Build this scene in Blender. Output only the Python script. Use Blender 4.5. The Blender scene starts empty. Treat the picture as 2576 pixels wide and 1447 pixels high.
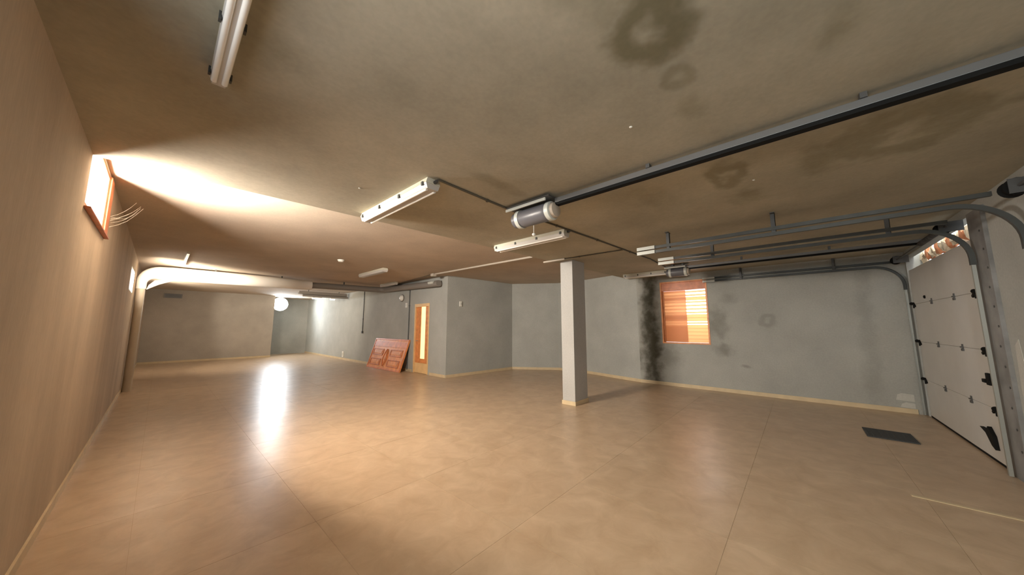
import bpy, bmesh, math, random
from mathutils import Vector, Matrix
random.seed(7)
SC = bpy.context.scene
C = SC.collection

# ------------------------------------------------------------------ camera
F_PX, W_PX = 795.0, 2576.0
PITCH = math.radians(7.0)
YAW = math.atan((400 - W_PX / 2) / F_PX * math.cos(PITCH))
cr, sr = math.cos(YAW), math.sin(YAW)
right = Vector((cr, sr, 0)); g = Vector((-sr, cr, 0)); up0 = Vector((0, 0, 1))
fwd = g * math.cos(PITCH) + up0 * math.sin(PITCH)
upv = up0 * math.cos(PITCH) - g * math.sin(PITCH)
cam_d = bpy.data.cameras.new('camera'); cam_d.sensor_width = 36; cam_d.lens = F_PX / W_PX * 36
cam_d.clip_start = 0.02; cam_d.clip_end = 200
cam = bpy.data.objects.new('camera', cam_d); C.objects.link(cam)
m = Matrix((right, upv, -fwd)).transposed().to_4x4(); m.translation = (0, 0, 1.5)
cam.matrix_world = m
SC.camera = cam

# ------------------------------------------------------------------ world, daylight, exposure
w = bpy.data.worlds.new('sky'); SC.world = w; w.use_nodes = True
w.node_tree.nodes['Background'].inputs[0].default_value = (0.80, 0.90, 1.0, 1)
w.node_tree.nodes['Background'].inputs[1].default_value = 3.0
SC.view_settings.view_transform = 'Standard'; SC.view_settings.look = 'None'
SC.view_settings.exposure = 0.40; SC.view_settings.gamma = 1.0
SC.view_settings.use_curve_mapping = False
SC.cycles.max_bounces = 6; SC.cycles.diffuse_bounces = 4; SC.cycles.glossy_bounces = 2
SC.cycles.caustics_reflective = False; SC.cycles.caustics_refractive = False

def area(name, loc, direction, sx, sy, power, color, spread=180):
    l = bpy.data.lights.new(name, 'AREA'); l.shape = 'RECTANGLE'; l.size = sx; l.size_y = sy
    l.energy = power; l.color = color; l.spread = math.radians(spread)
    o = bpy.data.objects.new(name, l); C.objects.link(o)
    o.location = loc; o.rotation_euler = Vector(direction).to_track_quat('-Z', 'Y').to_euler()
    return o
DAY = (1.0, 0.87, 0.70)
COOL = (0.93, 1.0, 0.92)
# daylight of the high left window in view, then fill through added windows
# beside the camera and further back
area('daylight_or_fill', (-0.74, 4.51, 2.72), (1, 0.0, 0.05), 1.20, 0.60, 290, (1.0, 0.92, 0.82))
area('daylight_or_fill', (-0.74, 4.51, 2.80), (1, 0.0, -1.2), 1.20, 0.60, 210, DAY)
area('daylight_or_fill', (-0.74, 0.90, 2.30), (1, 0, -0.85), 1.45, 0.85, 24, DAY, 145)
area('daylight_or_fill', (-0.74, -0.70, 2.30), (1, 0, -0.85), 1.45, 0.85, 27, COOL, 145)
area('daylight_or_fill', (-0.74, 10.30, 2.46), (0.6, 1.0, 0.12), 1.10, 0.40, 120, DAY, 75)
area('daylight_or_fill', (-0.74, 15.25, 2.46), (0.8, 0.8, -0.25), 1.10, 0.40, 150, DAY)
# daylight behind the shuttered window of the right wall
area('daylight_or_fill', (9.50, 1.80, 1.95), (-1, 0, 0), 0.5, 1.3, 12, (1.0, 0.97, 0.92))
# daylight outside, above the garage door
area('daylight_door', (7.4, -1.70, 3.5), (0, -0.04, -1), 3.6, 0.12, 24, (1.0, 0.90, 0.75))

ZC, ZF = 2.83, 3.03          # low slab near the camera, higher ceiling at the back

# ------------------------------------------------------------------ materials
MATS = {}
def nt(name):
    mt = bpy.data.materials.new(name); mt.use_nodes = True
    t = mt.node_tree; b = t.nodes['Principled BSDF']
    MATS[name] = mt
    return mt, t, b
def simple(name, col, rough=0.5, metal=0.0, spec=0.5, emit=None, estr=0.0, noise=0.0, nscale=6.0, bump=0.0):
    mt, t, b = nt(name)
    b.inputs['Base Color'].default_value = (*col, 1); b.inputs['Roughness'].default_value = rough
    b.inputs['Metallic'].default_value = metal; b.inputs['Specular IOR Level'].default_value = spec
    if emit:
        b.inputs['Emission Color'].default_value = (*emit, 1); b.inputs['Emission Strength'].default_value = estr
    if noise > 0 or bump > 0:
        tc = t.nodes.new('ShaderNodeNewGeometry')
        n = t.nodes.new('ShaderNodeTexNoise'); n.inputs['Scale'].default_value = nscale; n.inputs['Detail'].default_value = 5
        t.links.new(tc.outputs['Position'], n.inputs['Vector'])
        if noise > 0:
            r = t.nodes.new('ShaderNodeMapRange'); r.inputs['From Min'].default_value = 0.3; r.inputs['From Max'].default_value = 0.7
            r.inputs['To Min'].default_value = 1 - noise; r.inputs['To Max'].default_value = 1 + noise
            t.links.new(n.outputs['Fac'], r.inputs['Value'])
            mx = t.nodes.new('ShaderNodeMix'); mx.data_type = 'RGBA'; mx.blend_type = 'MULTIPLY'
            mx.inputs['Factor'].default_value = 1; mx.inputs['A'].default_value = (*col, 1)
            t.links.new(r.outputs['Result'], mx.inputs['B']); t.links.new(mx.outputs['Result'], b.inputs['Base Color'])
        if bump > 0:
            bp = t.nodes.new('ShaderNodeBump'); bp.inputs['Strength'].default_value = bump; bp.inputs['Distance'].default_value = 0.01
            t.links.new(n.outputs['Fac'], bp.inputs['Height']); t.links.new(bp.outputs['Normal'], b.inputs['Normal'])
    return mt

def concrete(name, col, stains=(), var=0.10, stretch=(1, 1, 1), stain_col=(0.35, 0.33, 0.27), rough=0.9):
    """grey rendered concrete; stains = list of (centre, radii, strength, ring)"""
    mt, t, b = nt(name); b.inputs['Roughness'].default_value = rough; b.inputs['Specular IOR Level'].default_value = 0.2
    geo = t.nodes.new('ShaderNodeNewGeometry')
    mp = t.nodes.new('ShaderNodeMapping'); mp.inputs['Scale'].default_value = stretch
    t.links.new(geo.outputs['Position'], mp.inputs['Vector'])
    n1 = t.nodes.new('ShaderNodeTexNoise'); n1.inputs['Scale'].default_value = 1.1; n1.inputs['Detail'].default_value = 4; n1.inputs['Roughness'].default_value = 0.6
    n2 = t.nodes.new('ShaderNodeTexNoise'); n2.inputs['Scale'].default_value = 38; n2.inputs['Detail'].default_value = 1
    t.links.new(mp.outputs['Vector'], n1.inputs['Vector']); t.links.new(mp.outputs['Vector'], n2.inputs['Vector'])
    r1 = t.nodes.new('ShaderNodeMapRange'); r1.inputs['From Min'].default_value = 0.3; r1.inputs['From Max'].default_value = 0.7
    r1.inputs['To Min'].default_value = 1 - var; r1.inputs['To Max'].default_value = 1 + var
    t.links.new(n1.outputs['Fac'], r1.inputs['Value'])
    r2 = t.nodes.new('ShaderNodeMapRange'); r2.inputs['From Min'].default_value = 0.3; r2.inputs['From Max'].default_value = 0.7
    r2.inputs['To Min'].default_value = 0.96; r2.inputs['To Max'].default_value = 1.04
    t.links.new(n2.outputs['Fac'], r2.inputs['Value'])
    mu = t.nodes.new('ShaderNodeMath'); mu.operation = 'MULTIPLY'
    t.links.new(r1.outputs['Result'], mu.inputs[0]); t.links.new(r2.outputs['Result'], mu.inputs[1])
    mx = t.nodes.new('ShaderNodeMix'); mx.data_type = 'RGBA'; mx.blend_type = 'MULTIPLY'; mx.inputs['Factor'].default_value = 1
    mx.inputs['A'].default_value = (*col, 1); t.links.new(mu.outputs['Value'], mx.inputs['B'])
    out = mx.outputs['Result']
    if stains:
        nd = t.nodes.new('ShaderNodeTexNoise'); nd.inputs['Scale'].default_value = 4.5; nd.inputs['Detail'].default_value = 3
        t.links.new(geo.outputs['Position'], nd.inputs['Vector'])
        sb = t.nodes.new('ShaderNodeVectorMath'); sb.operation = 'SUBTRACT'; sb.inputs[1].default_value = (0.5, 0.5, 0.5)
        t.links.new(nd.outputs['Color'], sb.inputs[0])
        total = None
        for c, rad, k, ring in stains:
            s1 = t.nodes.new('ShaderNodeVectorMath'); s1.operation = 'SUBTRACT'; s1.inputs[1].default_value = c
            t.links.new(geo.outputs['Position'], s1.inputs[0])
            s2 = t.nodes.new('ShaderNodeVectorMath'); s2.operation = 'DIVIDE'; s2.inputs[1].default_value = rad
            t.links.new(s1.outputs['Vector'], s2.inputs[0])
            s3 = t.nodes.new('ShaderNodeVectorMath'); s3.operation = 'MULTIPLY_ADD'; s3.inputs[1].default_value = (1.6, 1.6, 1.6)
            t.links.new(sb.outputs['Vector'], s3.inputs[0]); t.links.new(s2.outputs['Vector'], s3.inputs[2])
            ln = t.nodes.new('ShaderNodeVectorMath'); ln.operation = 'LENGTH'; t.links.new(s3.outputs['Vector'], ln.inputs[0])
            src = ln.outputs['Value']
            if ring:
                a = t.nodes.new('ShaderNodeMath'); a.operation = 'SUBTRACT'; a.inputs[1].default_value = 0.75; t.links.new(src, a.inputs[0])
                a2 = t.nodes.new('ShaderNodeMath'); a2.operation = 'ABSOLUTE'; t.links.new(a.outputs['Value'], a2.inputs[0])
                a3 = t.nodes.new('ShaderNodeMath'); a3.operation = 'MULTIPLY'; a3.inputs[1].default_value = 1.7; t.links.new(a2.outputs['Value'], a3.inputs[0])
                src = a3.outputs['Value']
            mr = t.nodes.new('ShaderNodeMapRange'); mr.interpolation_type = 'SMOOTHSTEP'
            mr.inputs['From Min'].default_value = 1.15; mr.inputs['From Max'].default_value = 0.15
            mr.inputs['To Min'].default_value = 0; mr.inputs['To Max'].default_value = k
            t.links.new(src, mr.inputs['Value'])
            if total is None: total = mr.outputs['Result']
            else:
                mm = t.nodes.new('ShaderNodeMath'); mm.operation = 'MAXIMUM'
                t.links.new(total, mm.inputs[0]); t.links.new(mr.outputs['Result'], mm.inputs[1]); total = mm.outputs['Value']
        m2 = t.nodes.new('ShaderNodeMix'); m2.data_type = 'RGBA'; m2.blend_type = 'MULTIPLY'
        t.links.new(total, m2.inputs['Factor']); t.links.new(out, m2.inputs['A']); m2.inputs['B'].default_value = (*stain_col, 1)
        out = m2.outputs['Result']
    t.links.new(out, b.inputs['Base Color'])
    return mt

GREY = (0.405, 0.415, 0.395)
concrete('wall_grey', GREY)
concrete('wall_left', (0.53, 0.43, 0.325), stretch=(1, 1.8, 0.35), var=0.14)
concrete('wall_warm', (0.41, 0.37, 0.32))
concrete('wall_right', (0.385, 0.39, 0.365), stains=[
    ((8.87, 2.98, 1.2), (0.5, 0.33, 3.0), 1.0, False), ((8.87, 1.42, 1.6), (0.5, 0.26, 0.5), 0.4, False),
    ((8.87, 1.35, 0.95), (0.5, 0.25, 0.2), 0.45, False), ((8.87, 0.50, 1.62), (0.5, 0.13, 0.13), 0.25, True),
    ((8.87, 1.2, 2.15), (0.5, 0.22, 0.16), 0.3, False), ((8.87, 2.55, 0.75), (0.5, 0.45, 0.35), 0.35, False),
    ((8.87, 0.95, 0.6), (0.5, 0.12, 0.05), 0.4, False), ((8.87, -0.95, 1.3), (0.5, 0.16, 2.4), 0.2, False)], stain_col=(0.24, 0.23, 0.19))
concrete('ceiling_concrete', (0.425, 0.395, 0.315), stains=[
    ((1.36, 0.40, 2.83), (0.20, 0.17, 1), 0.85, True), ((1.02, 0.48, 2.83), (0.30, 0.2, 1), 0.30, False),
    ((1.76, 0.38, 2.83), (0.09, 0.07, 1), 0.4, True), ((2.06, 0.38, 2.83), (0.16, 0.10, 1), 0.35, False),
    ((3.25, 0.36, 2.83), (0.28, 0.14, 1), 0.55, True), ((3.9, 0.28, 2.83), (0.35, 0.2, 1), 0.45, False),
    ((3.42, -0.25, 2.83), (0.45, 0.22, 1), 0.50, False), ((3.30, -0.65, 2.83), (0.35, 0.35, 1), 0.5, True),
    ((1.95, 2.0, 2.83), (0.5, 0.10, 1), 0.35, False), ((3.3, 1.05, 2.83), (0.55, 0.25, 1), 0.3, False),
    ((0.0, 1.75, 2.83), (0.5, 0.3, 1), 0.3, False), ((1.9, -0.25, 2.83), (0.2, 0.1, 1), 0.4, False)],
    stain_col=(0.42, 0.40, 0.30), var=0.17)
concrete('ceiling_rear', (0.52, 0.44, 0.355), var=0.10)
concrete('pillar_paint', (0.46, 0.455, 0.44), var=0.05)
concrete('wall_patch', (0.52, 0.52, 0.48), var=0.08)

# glazed floor tiles
def tile_material():
    mt, t, b = nt('floor_tile')
    geo = t.nodes.new('ShaderNodeNewGeometry')
    n1 = t.nodes.new('ShaderNodeTexNoise'); n1.inputs['Scale'].default_value = 4.5; n1.inputs['Detail'].default_value = 4; n1.inputs['Roughness'].default_value = 0.62
    n1.inputs['Distortion'].default_value = 0.6
    t.links.new(geo.outputs['Position'], n1.inputs['Vector'])
    cr_ = t.nodes.new('ShaderNodeValToRGB')
    e = cr_.color_ramp.elements
    e[0].position = 0.30; e[0].color = (0.445, 0.315, 0.200, 1)
    e[1].position = 0.72; e[1].color = (0.580, 0.430, 0.290, 1)
    t.links.new(n1.outputs['Fac'], cr_.inputs['Fac'])
    oi = t.nodes.new('ShaderNodeObjectInfo')
    mr = t.nodes.new('ShaderNodeMapRange'); mr.inputs['To Min'].default_value = 0.98; mr.inputs['To Max'].default_value = 1.02
    t.links.new(oi.outputs['Random'], mr.inputs['Value'])
    mx = t.nodes.new('ShaderNodeMix'); mx.data_type = 'RGBA'; mx.blend_type = 'MULTIPLY'; mx.inputs['Factor'].default_value = 1
    t.links.new(cr_.outputs['Color'], mx.inputs['A']); t.links.new(mr.outputs['Result'], mx.inputs['B'])
    t.links.new(mx.outputs['Result'], b.inputs['Base Color'])
    n2 = t.nodes.new('ShaderNodeTexNoise'); n2.inputs['Scale'].default_value = 2.0; n2.inputs['Detail'].default_value = 1
    t.links.new(geo.outputs['Position'], n2.inputs['Vector'])
    r2 = t.nodes.new('ShaderNodeMapRange'); r2.inputs['To Min'].default_value = 0.27; r2.inputs['To Max'].default_value = 0.40
    t.links.new(n2.outputs['Fac'], r2.inputs['Value']); t.links.new(r2.outputs['Result'], b.inputs['Roughness'])
    b.inputs['Specular IOR Level'].default_value = 0.5
tile_material()
simple('grout', (0.47, 0.345, 0.225), 0.8, noise=0.1)
simple('cream_trim', (0.62, 0.50, 0.32), 0.45, noise=0.08)
simple('white_enamel', (0.80, 0.79, 0.74), 0.35)
simple('lamp_housing', (0.62, 0.60, 0.50), 0.4)
simple('diffuser', (0.55, 0.53, 0.50), 0.25)
simple('tube_glass', (0.88, 0.87, 0.83), 0.2)
simple('galvanised', (0.075, 0.078, 0.075), 0.45, metal=0.4, noise=0.12)
simple('dark_steel', (0.10, 0.10, 0.10), 0.5, metal=0.5, noise=0.15)
simple('post_steel', (0.25, 0.25, 0.25), 0.5, metal=0.2, noise=0.25, nscale=5)
simple('rail_grey', (0.17, 0.17, 0.17), 0.4, metal=0.4)
simple('bright_or_lit_steel', (0.42, 0.43, 0.40), 0.4, metal=0.5)
simple('black', (0.008, 0.008, 0.008), 0.7, spec=0.15)
simple('grey_plastic', (0.13, 0.13, 0.145), 0.38)
simple('pale_plastic', (0.58, 0.60, 0.56), 0.4)
simple('beige_plastic', (0.45, 0.38, 0.31), 0.45)
simple('door_white', (0.60, 0.59, 0.57), 0.45, noise=0.04, nscale=3, bump=0.03)
simple('duct_white', (0.82, 0.79, 0.74), 0.4)
simple('riser_cream', (0.55, 0.47, 0.37), 0.5)
simple('grey_or_duct_shade', (0.22, 0.20, 0.18), 0.5)
simple('conduit', (0.45, 0.40, 0.34), 0.5)
simple('cable_dark', (0.10, 0.085, 0.06), 0.6)
simple('wood_orange', (0.74, 0.29, 0.10), 0.40, noise=0.18, nscale=9)
simple('wood_red', (0.66, 0.23, 0.11), 0.42, noise=0.18, nscale=9)
simple('wood_dark', (0.48, 0.14, 0.05), 0.45, noise=0.2, nscale=9)
simple('wood_pale', (0.80, 0.55, 0.27), 0.5, noise=0.08, nscale=7)
simple('mat_rubber', (0.055, 0.058, 0.062), 0.8, noise=0.2, nscale=60, bump=0.4)
simple('web', (0.75, 0.73, 0.68), 0.8)
simple('lit_glass', (0.9, 0.7, 0.4), 0.4, emit=(1.0, 0.62, 0.27), estr=1.15)
simple('flood_glow', (1, 1, 1), 0.4, emit=(0.88, 0.95, 1.0), estr=105)
simple('strip_glow', (1, 1, 1), 0.4, emit=(1.0, 0.98, 0.93), estr=3.0)
simple('terracotta', (0.62, 0.25, 0.12), 0.8, noise=0.2, nscale=14)
simple('stone_pale', (0.75, 0.62, 0.45), 0.85, noise=0.2, nscale=14)
simple('ground_outside', (0.6, 0.58, 0.52), 0.9)
def thin_glass():
    mt, t, b = nt('glass'); t.nodes.remove(b); o = t.nodes['Material Output']
    tr = t.nodes.new('ShaderNodeBsdfTransparent'); gl = t.nodes.new('ShaderNodeBsdfGlossy'); gl.inputs['Roughness'].default_value = 0.3
    fr = t.nodes.new('ShaderNodeFresnel'); fr.inputs['IOR'].default_value = 1.12
    mx = t.nodes.new('ShaderNodeMixShader'); t.links.new(fr.outputs['Fac'], mx.inputs['Fac'])
    t.links.new(tr.outputs['BSDF'], mx.inputs[1]); t.links.new(gl.outputs['BSDF'], mx.inputs[2]); t.links.new(mx.outputs['Shader'], o.inputs['Surface'])
thin_glass()
def slat_material():
    mt, t, b = nt('slat_translucent'); o = t.nodes['Material Output']
    b.inputs['Base Color'].default_value = (0.74, 0.44, 0.22, 1); b.inputs['Roughness'].default_value = 0.5
    tl = t.nodes.new('ShaderNodeBsdfTranslucent'); tl.inputs['Color'].default_value = (0.92, 0.62, 0.38, 1)
    mx = t.nodes.new('ShaderNodeMixShader'); mx.inputs['Fac'].default_value = 0.55
    t.links.new(b.outputs['BSDF'], mx.inputs[1]); t.links.new(tl.outputs['BSDF'], mx.inputs[2]); t.links.new(mx.outputs['Shader'], o.inputs['Surface'])
slat_material()

# ------------------------------------------------------------------ mesh helpers
def box(bm, x0, x1, y0, y1, z0, z1, bev=0.0):
    vs = [bm.verts.new(p) for p in ((x0,y0,z0),(x1,y0,z0),(x1,y1,z0),(x0,y1,z0),(x0,y0,z1),(x1,y0,z1),(x1,y1,z1),(x0,y1,z1))]
    fs = [bm.faces.new([vs[i] for i in q]) for q in ((3,2,1,0),(4,5,6,7),(0,1,5,4),(1,2,6,5),(2,3,7,6),(3,0,4,7))]
    if bev > 0:
        es = list({e for f in fs for e in f.edges})
        bmesh.ops.bevel(bm, geom=es, offset=bev, segments=2, affect='EDGES', profile=0.6)
def tube(bm, pts, r, n=10, caps=True):
    """swept round tube; r is a number or a list of radii"""
    pts = [Vector(p) for p in pts]; rs = r if isinstance(r, (list, tuple)) else [r] * len(pts)
    rings = []; ref = None
    for i, p in enumerate(pts):
        d = (pts[min(i+1, len(pts)-1)] - pts[max(i-1, 0)]).normalized()
        if ref is None:
            ref = Vector((0, 0, 1)) if abs(d.z) < 0.9 else Vector((1, 0, 0))
        a = (ref - d * ref.dot(d)).normalized(); b = d.cross(a); ref = a
        rings.append([bm.verts.new(p + (a * math.cos(2*math.pi*k/n) + b * math.sin(2*math.pi*k/n)) * rs[i]) for k in range(n)])
    for i in range(len(rings)-1):
        for k in range(n):
            bm.faces.new((rings[i][k], rings[i][(k+1) % n], rings[i+1][(k+1) % n], rings[i+1][k]))
    if caps:
        bm.faces.new(rings[0][::-1]); bm.faces.new(rings[-1])
def sweep(bm, pts, prof, side):
    """sweep a closed 2-D profile [(s, t)]: s along fixed vector side, t along the in-plane normal"""
    pts = [Vector(p) for p in pts]; side = Vector(side); rings = []
    for i, p in enumerate(pts):
        d = (pts[min(i+1, len(pts)-1)] - pts[max(i-1, 0)]).normalized()
        nrm = side.cross(d).normalized()
        rings.append([bm.verts.new(p + side * s + nrm * t) for s, t in prof])
    n = len(prof)
    for i in range(len(rings)-1):
        for k in range(n):
            bm.faces.new((rings[i][k], rings[i][(k+1) % n], rings[i+1][(k+1) % n], rings[i+1][k]))
    bm.faces.new(rings[0][::-1]); bm.faces.new(rings[-1])
def lathe(bm, prof, centre, axis='z', n=24, sx=1.0, sz=1.0):
    rings = []
    cx, cy, cz = centre
    for r, h in prof:
        ring = []
        for k in range(n):
            a = 2*math.pi*k/n; u, v = r*math.cos(a)*sx, r*math.sin(a)*sz
            p = {'z': (cx+u, cy+v, cz+h), 'y': (cx+u, cy+h, cz+v), 'x': (cx+h, cy+u, cz+v)}[axis]
            ring.append(bm.verts.new(p))
        rings.append(ring)
    for i in range(len(rings)-1):
        for k in range(n):
            bm.faces.new((rings[i][k], rings[i][(k+1) % n], rings[i+1][(k+1) % n], rings[i+1][k]))
    bm.faces.new(rings[0][::-1]); bm.faces.new(rings[-1])
def prism(bm, poly, z0, z1):
    a = [bm.verts.new((x, y, z0)) for x, y in poly]; b = [bm.verts.new((x, y, z1)) for x, y in poly]
    n = len(poly); bm.faces.new(a[::-1]); bm.faces.new(b)
    for k in range(n): bm.faces.new((a[k], a[(k+1) % n], b[(k+1) % n], b[k]))
def plate(bm, pts, vec):
    """a polygon given as 3-D points, thickened along vec"""
    vec = Vector(vec); a = [bm.verts.new(p) for p in pts]; b = [bm.verts.new(Vector(p) + vec) for p in pts]
    n = len(pts); bm.faces.new(a[::-1]); bm.faces.new(b)
    for k in range(n): bm.faces.new((a[k], a[(k+1) % n], b[(k+1) % n], b[k]))
def obj(name, bm, mat, parent=None, smooth=None):
    bmesh.ops.recalc_face_normals(bm, faces=bm.faces)
    me = bpy.data.meshes.new(name); bm.to_mesh(me); bm.free()
    me.materials.append(MATS[mat])
    if smooth:
        for p in me.polygons: p.use_smooth = True
        me.set_sharp_from_angle(angle=math.radians(smooth))
    o = bpy.data.objects.new(name, me); C.objects.link(o)
    if parent:
        o.parent = parent; o.location = -(parent.matrix_basis.to_translation()) if parent.type == 'EMPTY' else Vector((0, 0, 0))
    return o
def nb(): return bmesh.new()
def boxes(name, mat, lst, parent=None, bev=0.0, smooth=None):
    bm = nb()
    for b_ in lst: box(bm, *b_, bev=bev)
    return obj(name, bm, mat, parent, smooth)
def tag(o, label, cat, group=None):
    o['label'] = label; o['category'] = cat
    if group: o['group'] = group
    return o
def struct(o, label, cat):
    o['kind'] = 'structure'; return tag(o, label, cat)
def thing(name, label, cat, loc, group=None):
    o = bpy.data.objects.new(name, None); C.objects.link(o); o.location = loc; o.empty_display_size = 0.1
    return tag(o, label, cat, group)

# ------------------------------------------------------------------ the room shell
XL, XR, YB = -0.465, 8.87, -1.5
XF = 5.74                      # wall with the small door
OUTER = [(XL, YB), (XR, YB), (XR, 3.3), (9.33, 5.1), (9.40, 6.3), (8.48, 7.64), (XF, 7.80), (XF, 21.2), (3.80, 21.2), (3.80, 19.5), (XL, 19.5)]

bm = nb(); prism(bm, [(-0.7, -1.75), (9.7, -1.75), (9.7, 8.0), (6.0, 8.0), (6.0, 21.5), (-0.7, 21.5)], -0.12, -0.002)
floor = struct(obj('floor', bm, 'grout'), 'glossy tan tiled floor running the length of the garage', 'floor')
# big floor tiles, each its own piece, clipped to the plan
def clip_poly(poly, clipper):
    for k in range(len(clipper)):
        a, b = Vector(clipper[k]), Vector(clipper[(k+1) % len(clipper)]); e = b - a
        nrm = Vector((-e.y, e.x)); out = []
        for i in range(len(poly)):
            p, q = Vector(poly[i]), Vector(poly[(i+1) % len(poly)])
            dp, dq = (p - a).dot(nrm), (q - a).dot(nrm)
            if dp >= 0: out.append((p.x, p.y))
            if (dp >= 0) != (dq >= 0):
                s = dp / (dp - dq); r = p + (q - p) * s; out.append((r.x, r.y))
        poly = out
        if len(poly) < 3: return []
    return poly
REGIONS = [[(XL, -1.72), (XR, -1.72), (XR, 3.3), (XL, 3.3)], [(XL, 3.3), (XR, 3.3), (9.33, 5.1), (9.40, 6.3), (8.48, 7.64), (XF, 7.80), (XL, 7.80)],
           [(XL, 7.8), (XF, 7.8), (XF, 19.5), (XL, 19.5)], [(3.8, 19.5), (XF, 19.5), (XF, 21.2), (3.8, 21.2)]]
TX, TY, GAP = 0.95, 1.2, 0.0012
tile_cache = {}
for i in range(-1, 11):
    for j in range(-5, 16):
        x0, y0 = i*TX + GAP, 4.10 + j*TY + GAP; x1, y1 = x0 + TX - 2*GAP, y0 + TY - 2*GAP
        for reg in REGIONS:
            p = clip_poly([(x0, y0), (x1, y0), (x1, y1), (x0, y1)], reg)
            if len(p) < 3: continue
            q = []
            for v in p:
                if not q or (Vector(v) - Vector(q[-1])).length > 1e-4: q.append(v)
            if (Vector(q[0]) - Vector(q[-1])).length < 1e-4: q.pop()
            ar = abs(sum(q[k][0]*q[(k+1) % len(q)][1] - q[(k+1) % len(q)][0]*q[k][1] for k in range(len(q)))) / 2
            if len(q) < 3 or ar < 0.01: continue
            full = ar > (TX - 2*GAP) * (TY - 2*GAP) * 0.999
            if full and 'me' in tile_cache:
                o = bpy.data.objects.new('tile', tile_cache['me']); C.objects.link(o); o.location = (x0, y0, 0); o.parent = floor
            else:
                bm = nb(); prism(bm, [(a - x0, b - y0) for a, b in q], -0.002, 0.0)
                o = obj('tile', bm, 'floor_tile', floor); o.location = (x0, y0, 0)
                if full: tile_cache['me'] = o.data

# ceilings: low slab over the front, higher ceiling behind it
bm = nb(); prism(bm, [(-0.72, -1.60), (9.7, -1.60), (9.7, 3.45), (-0.72, 4.02)], ZC, ZC + 0.45)
struct(obj('ceiling', bm, 'ceiling_concrete'), 'stained low concrete ceiling slab over the front of the garage', 'ceiling')
bm = nb(); prism(bm, [(-0.72, 4.02), (9.7, 3.45), (9.7, 21.5), (-0.72, 21.5)], ZF, ZF + 0.25)
struct(obj('ceiling_rear', bm, 'ceiling_rear'), 'higher pale brown concrete ceiling over the rear of the garage', 'ceiling')

def wall_with_holes(name, mat, axis, face, thick, lo, hi, z1, holes, label):
    """axis 'x': wall plane x=face running along y, thickened away by thick; holes (a0, a1, z0, z1)"""
    bm = nb()
    def add(a0, a1, z0, z1_):
        if a1 - a0 < 1e-4 or z1_ - z0 < 1e-4: return
        f0, f1 = sorted((face, face + thick))
        if axis == 'x': box(bm, f0, f1, a0, a1, z0, z1_)
        else: box(bm, a0, a1, f0, f1, z0, z1_)
    cur = lo
    for a0, a1, h0, h1 in sorted(holes):
        add(cur, a0, 0, z1); add(a0, a1, 0, h0); add(a0, a1, h1, z1); cur = a1
    add(cur, hi, 0, z1)
    return struct(obj(name, bm, mat), label, 'wall')
WY0, WY1, WZ0, WZ1 = 3.97, 5.06, 2.43, 3.0
wall_with_holes('wall_left', 'wall_left', 'x', XL, -0.25, -1.75, 19.5, 3.05,
                [(WY0, WY1, WZ0, WZ1), (0.15, 1.65, 1.80, 2.72), (-1.45, 0.05, 1.80, 2.72), (9.7, 10.9, 2.22, 2.70), (14.6, 15.9, 2.22, 2.70)], 'long tan rendered wall close to the camera on the left')
wall_with_holes('wall_back', 'wall_warm', 'y', 19.5, 0.25, XL, 3.80, 3.05, [], 'shaded far end wall with a dark vent near its top')
struct(boxes('wall_recess', 'wall_grey', [(3.55, 6.0, 21.2, 21.45, 0, 3.05)]), 'end wall of the lit recess behind the floodlight', 'wall')
struct(boxes('wall_recess_side', 'wall_grey', [(3.55, 3.80, 19.751, 21.199, 0, 3.05)]), 'side wall of the lit recess, round the corner of the far end wall', 'wall')
DY0, DY1, DZ1 = 8.72, 9.58, 2.24
wall_with_holes('wall_far_right', 'wall_grey', 'x', XF, 0.25, 7.80, 21.2, 3.05, [(DY0, DY1, 0, DZ1)], 'pale grey wall with the small lit door and the pipes')
bm = nb()
pl_ = [(XF + 0.001, 7.80), (8.48, 7.64), (9.40, 6.3), (9.33, 5.1), (8.87, 3.3)]
po_ = [(XF + 0.001, 8.05), (8.62, 7.87), (9.65, 6.4), (9.58, 5.05), (9.12, 3.3)]
for k in range(4):
    prism(bm, [pl_[k], pl_[k+1], po_[k+1], po_[k]], 0, 3.05)
struct(obj('wall_alcove', bm, 'wall_grey'), 'grey wall of the alcove behind the square pillar', 'wall')
RY0, RY1, RZ0, RZ1 = 1.60, 2.68, 1.06, 2.66
wall_with_holes('wall_right', 'wall_right', 'x', XR, 0.25, -1.75, 3.3, 3.05, [(RY0, RY1, RZ0, RZ1)], 'stained grey wall with the orange shuttered window')
GX0, GX1, GZ1 = 5.98, 8.80, 2.72
wall_with_holes('wall_front', 'wall_grey', 'y', YB, -0.10, XL, XR, 3.05, [(GX0, GX1, 0, GZ1)], 'grey wall around the white sectional garage door')

# pillar
px0, px1, py0, py1 = 5.42, 5.90, 3.27, 3.55
pil = thing('pillar', 'pale square concrete pillar standing in the middle of the floor', 'pillar', (5.66, 3.41, 0))
boxes('shaft', 'pillar_paint', [(px0, px1, py0, py1, 0.0, ZC)], pil, bev=0.006)
bm = nb()
for b_ in ((px0-0.012, px1+0.012, py0-0.012, py0-0.0005, 0.0, 0.075), (px0-0.012, px0-0.0005, py0, py1, 0.0, 0.075),
           (px1+0.0005, px1+0.012, py0, py1, 0.0, 0.075), (px0-0.012, px1+0.012, py1+0.0005, py1+0.012, 0.0, 0.075)):
    box(bm, *b_)
obj('skirting', bm, 'cream_trim', pil)['label'] = 'cream tile skirting'

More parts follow.
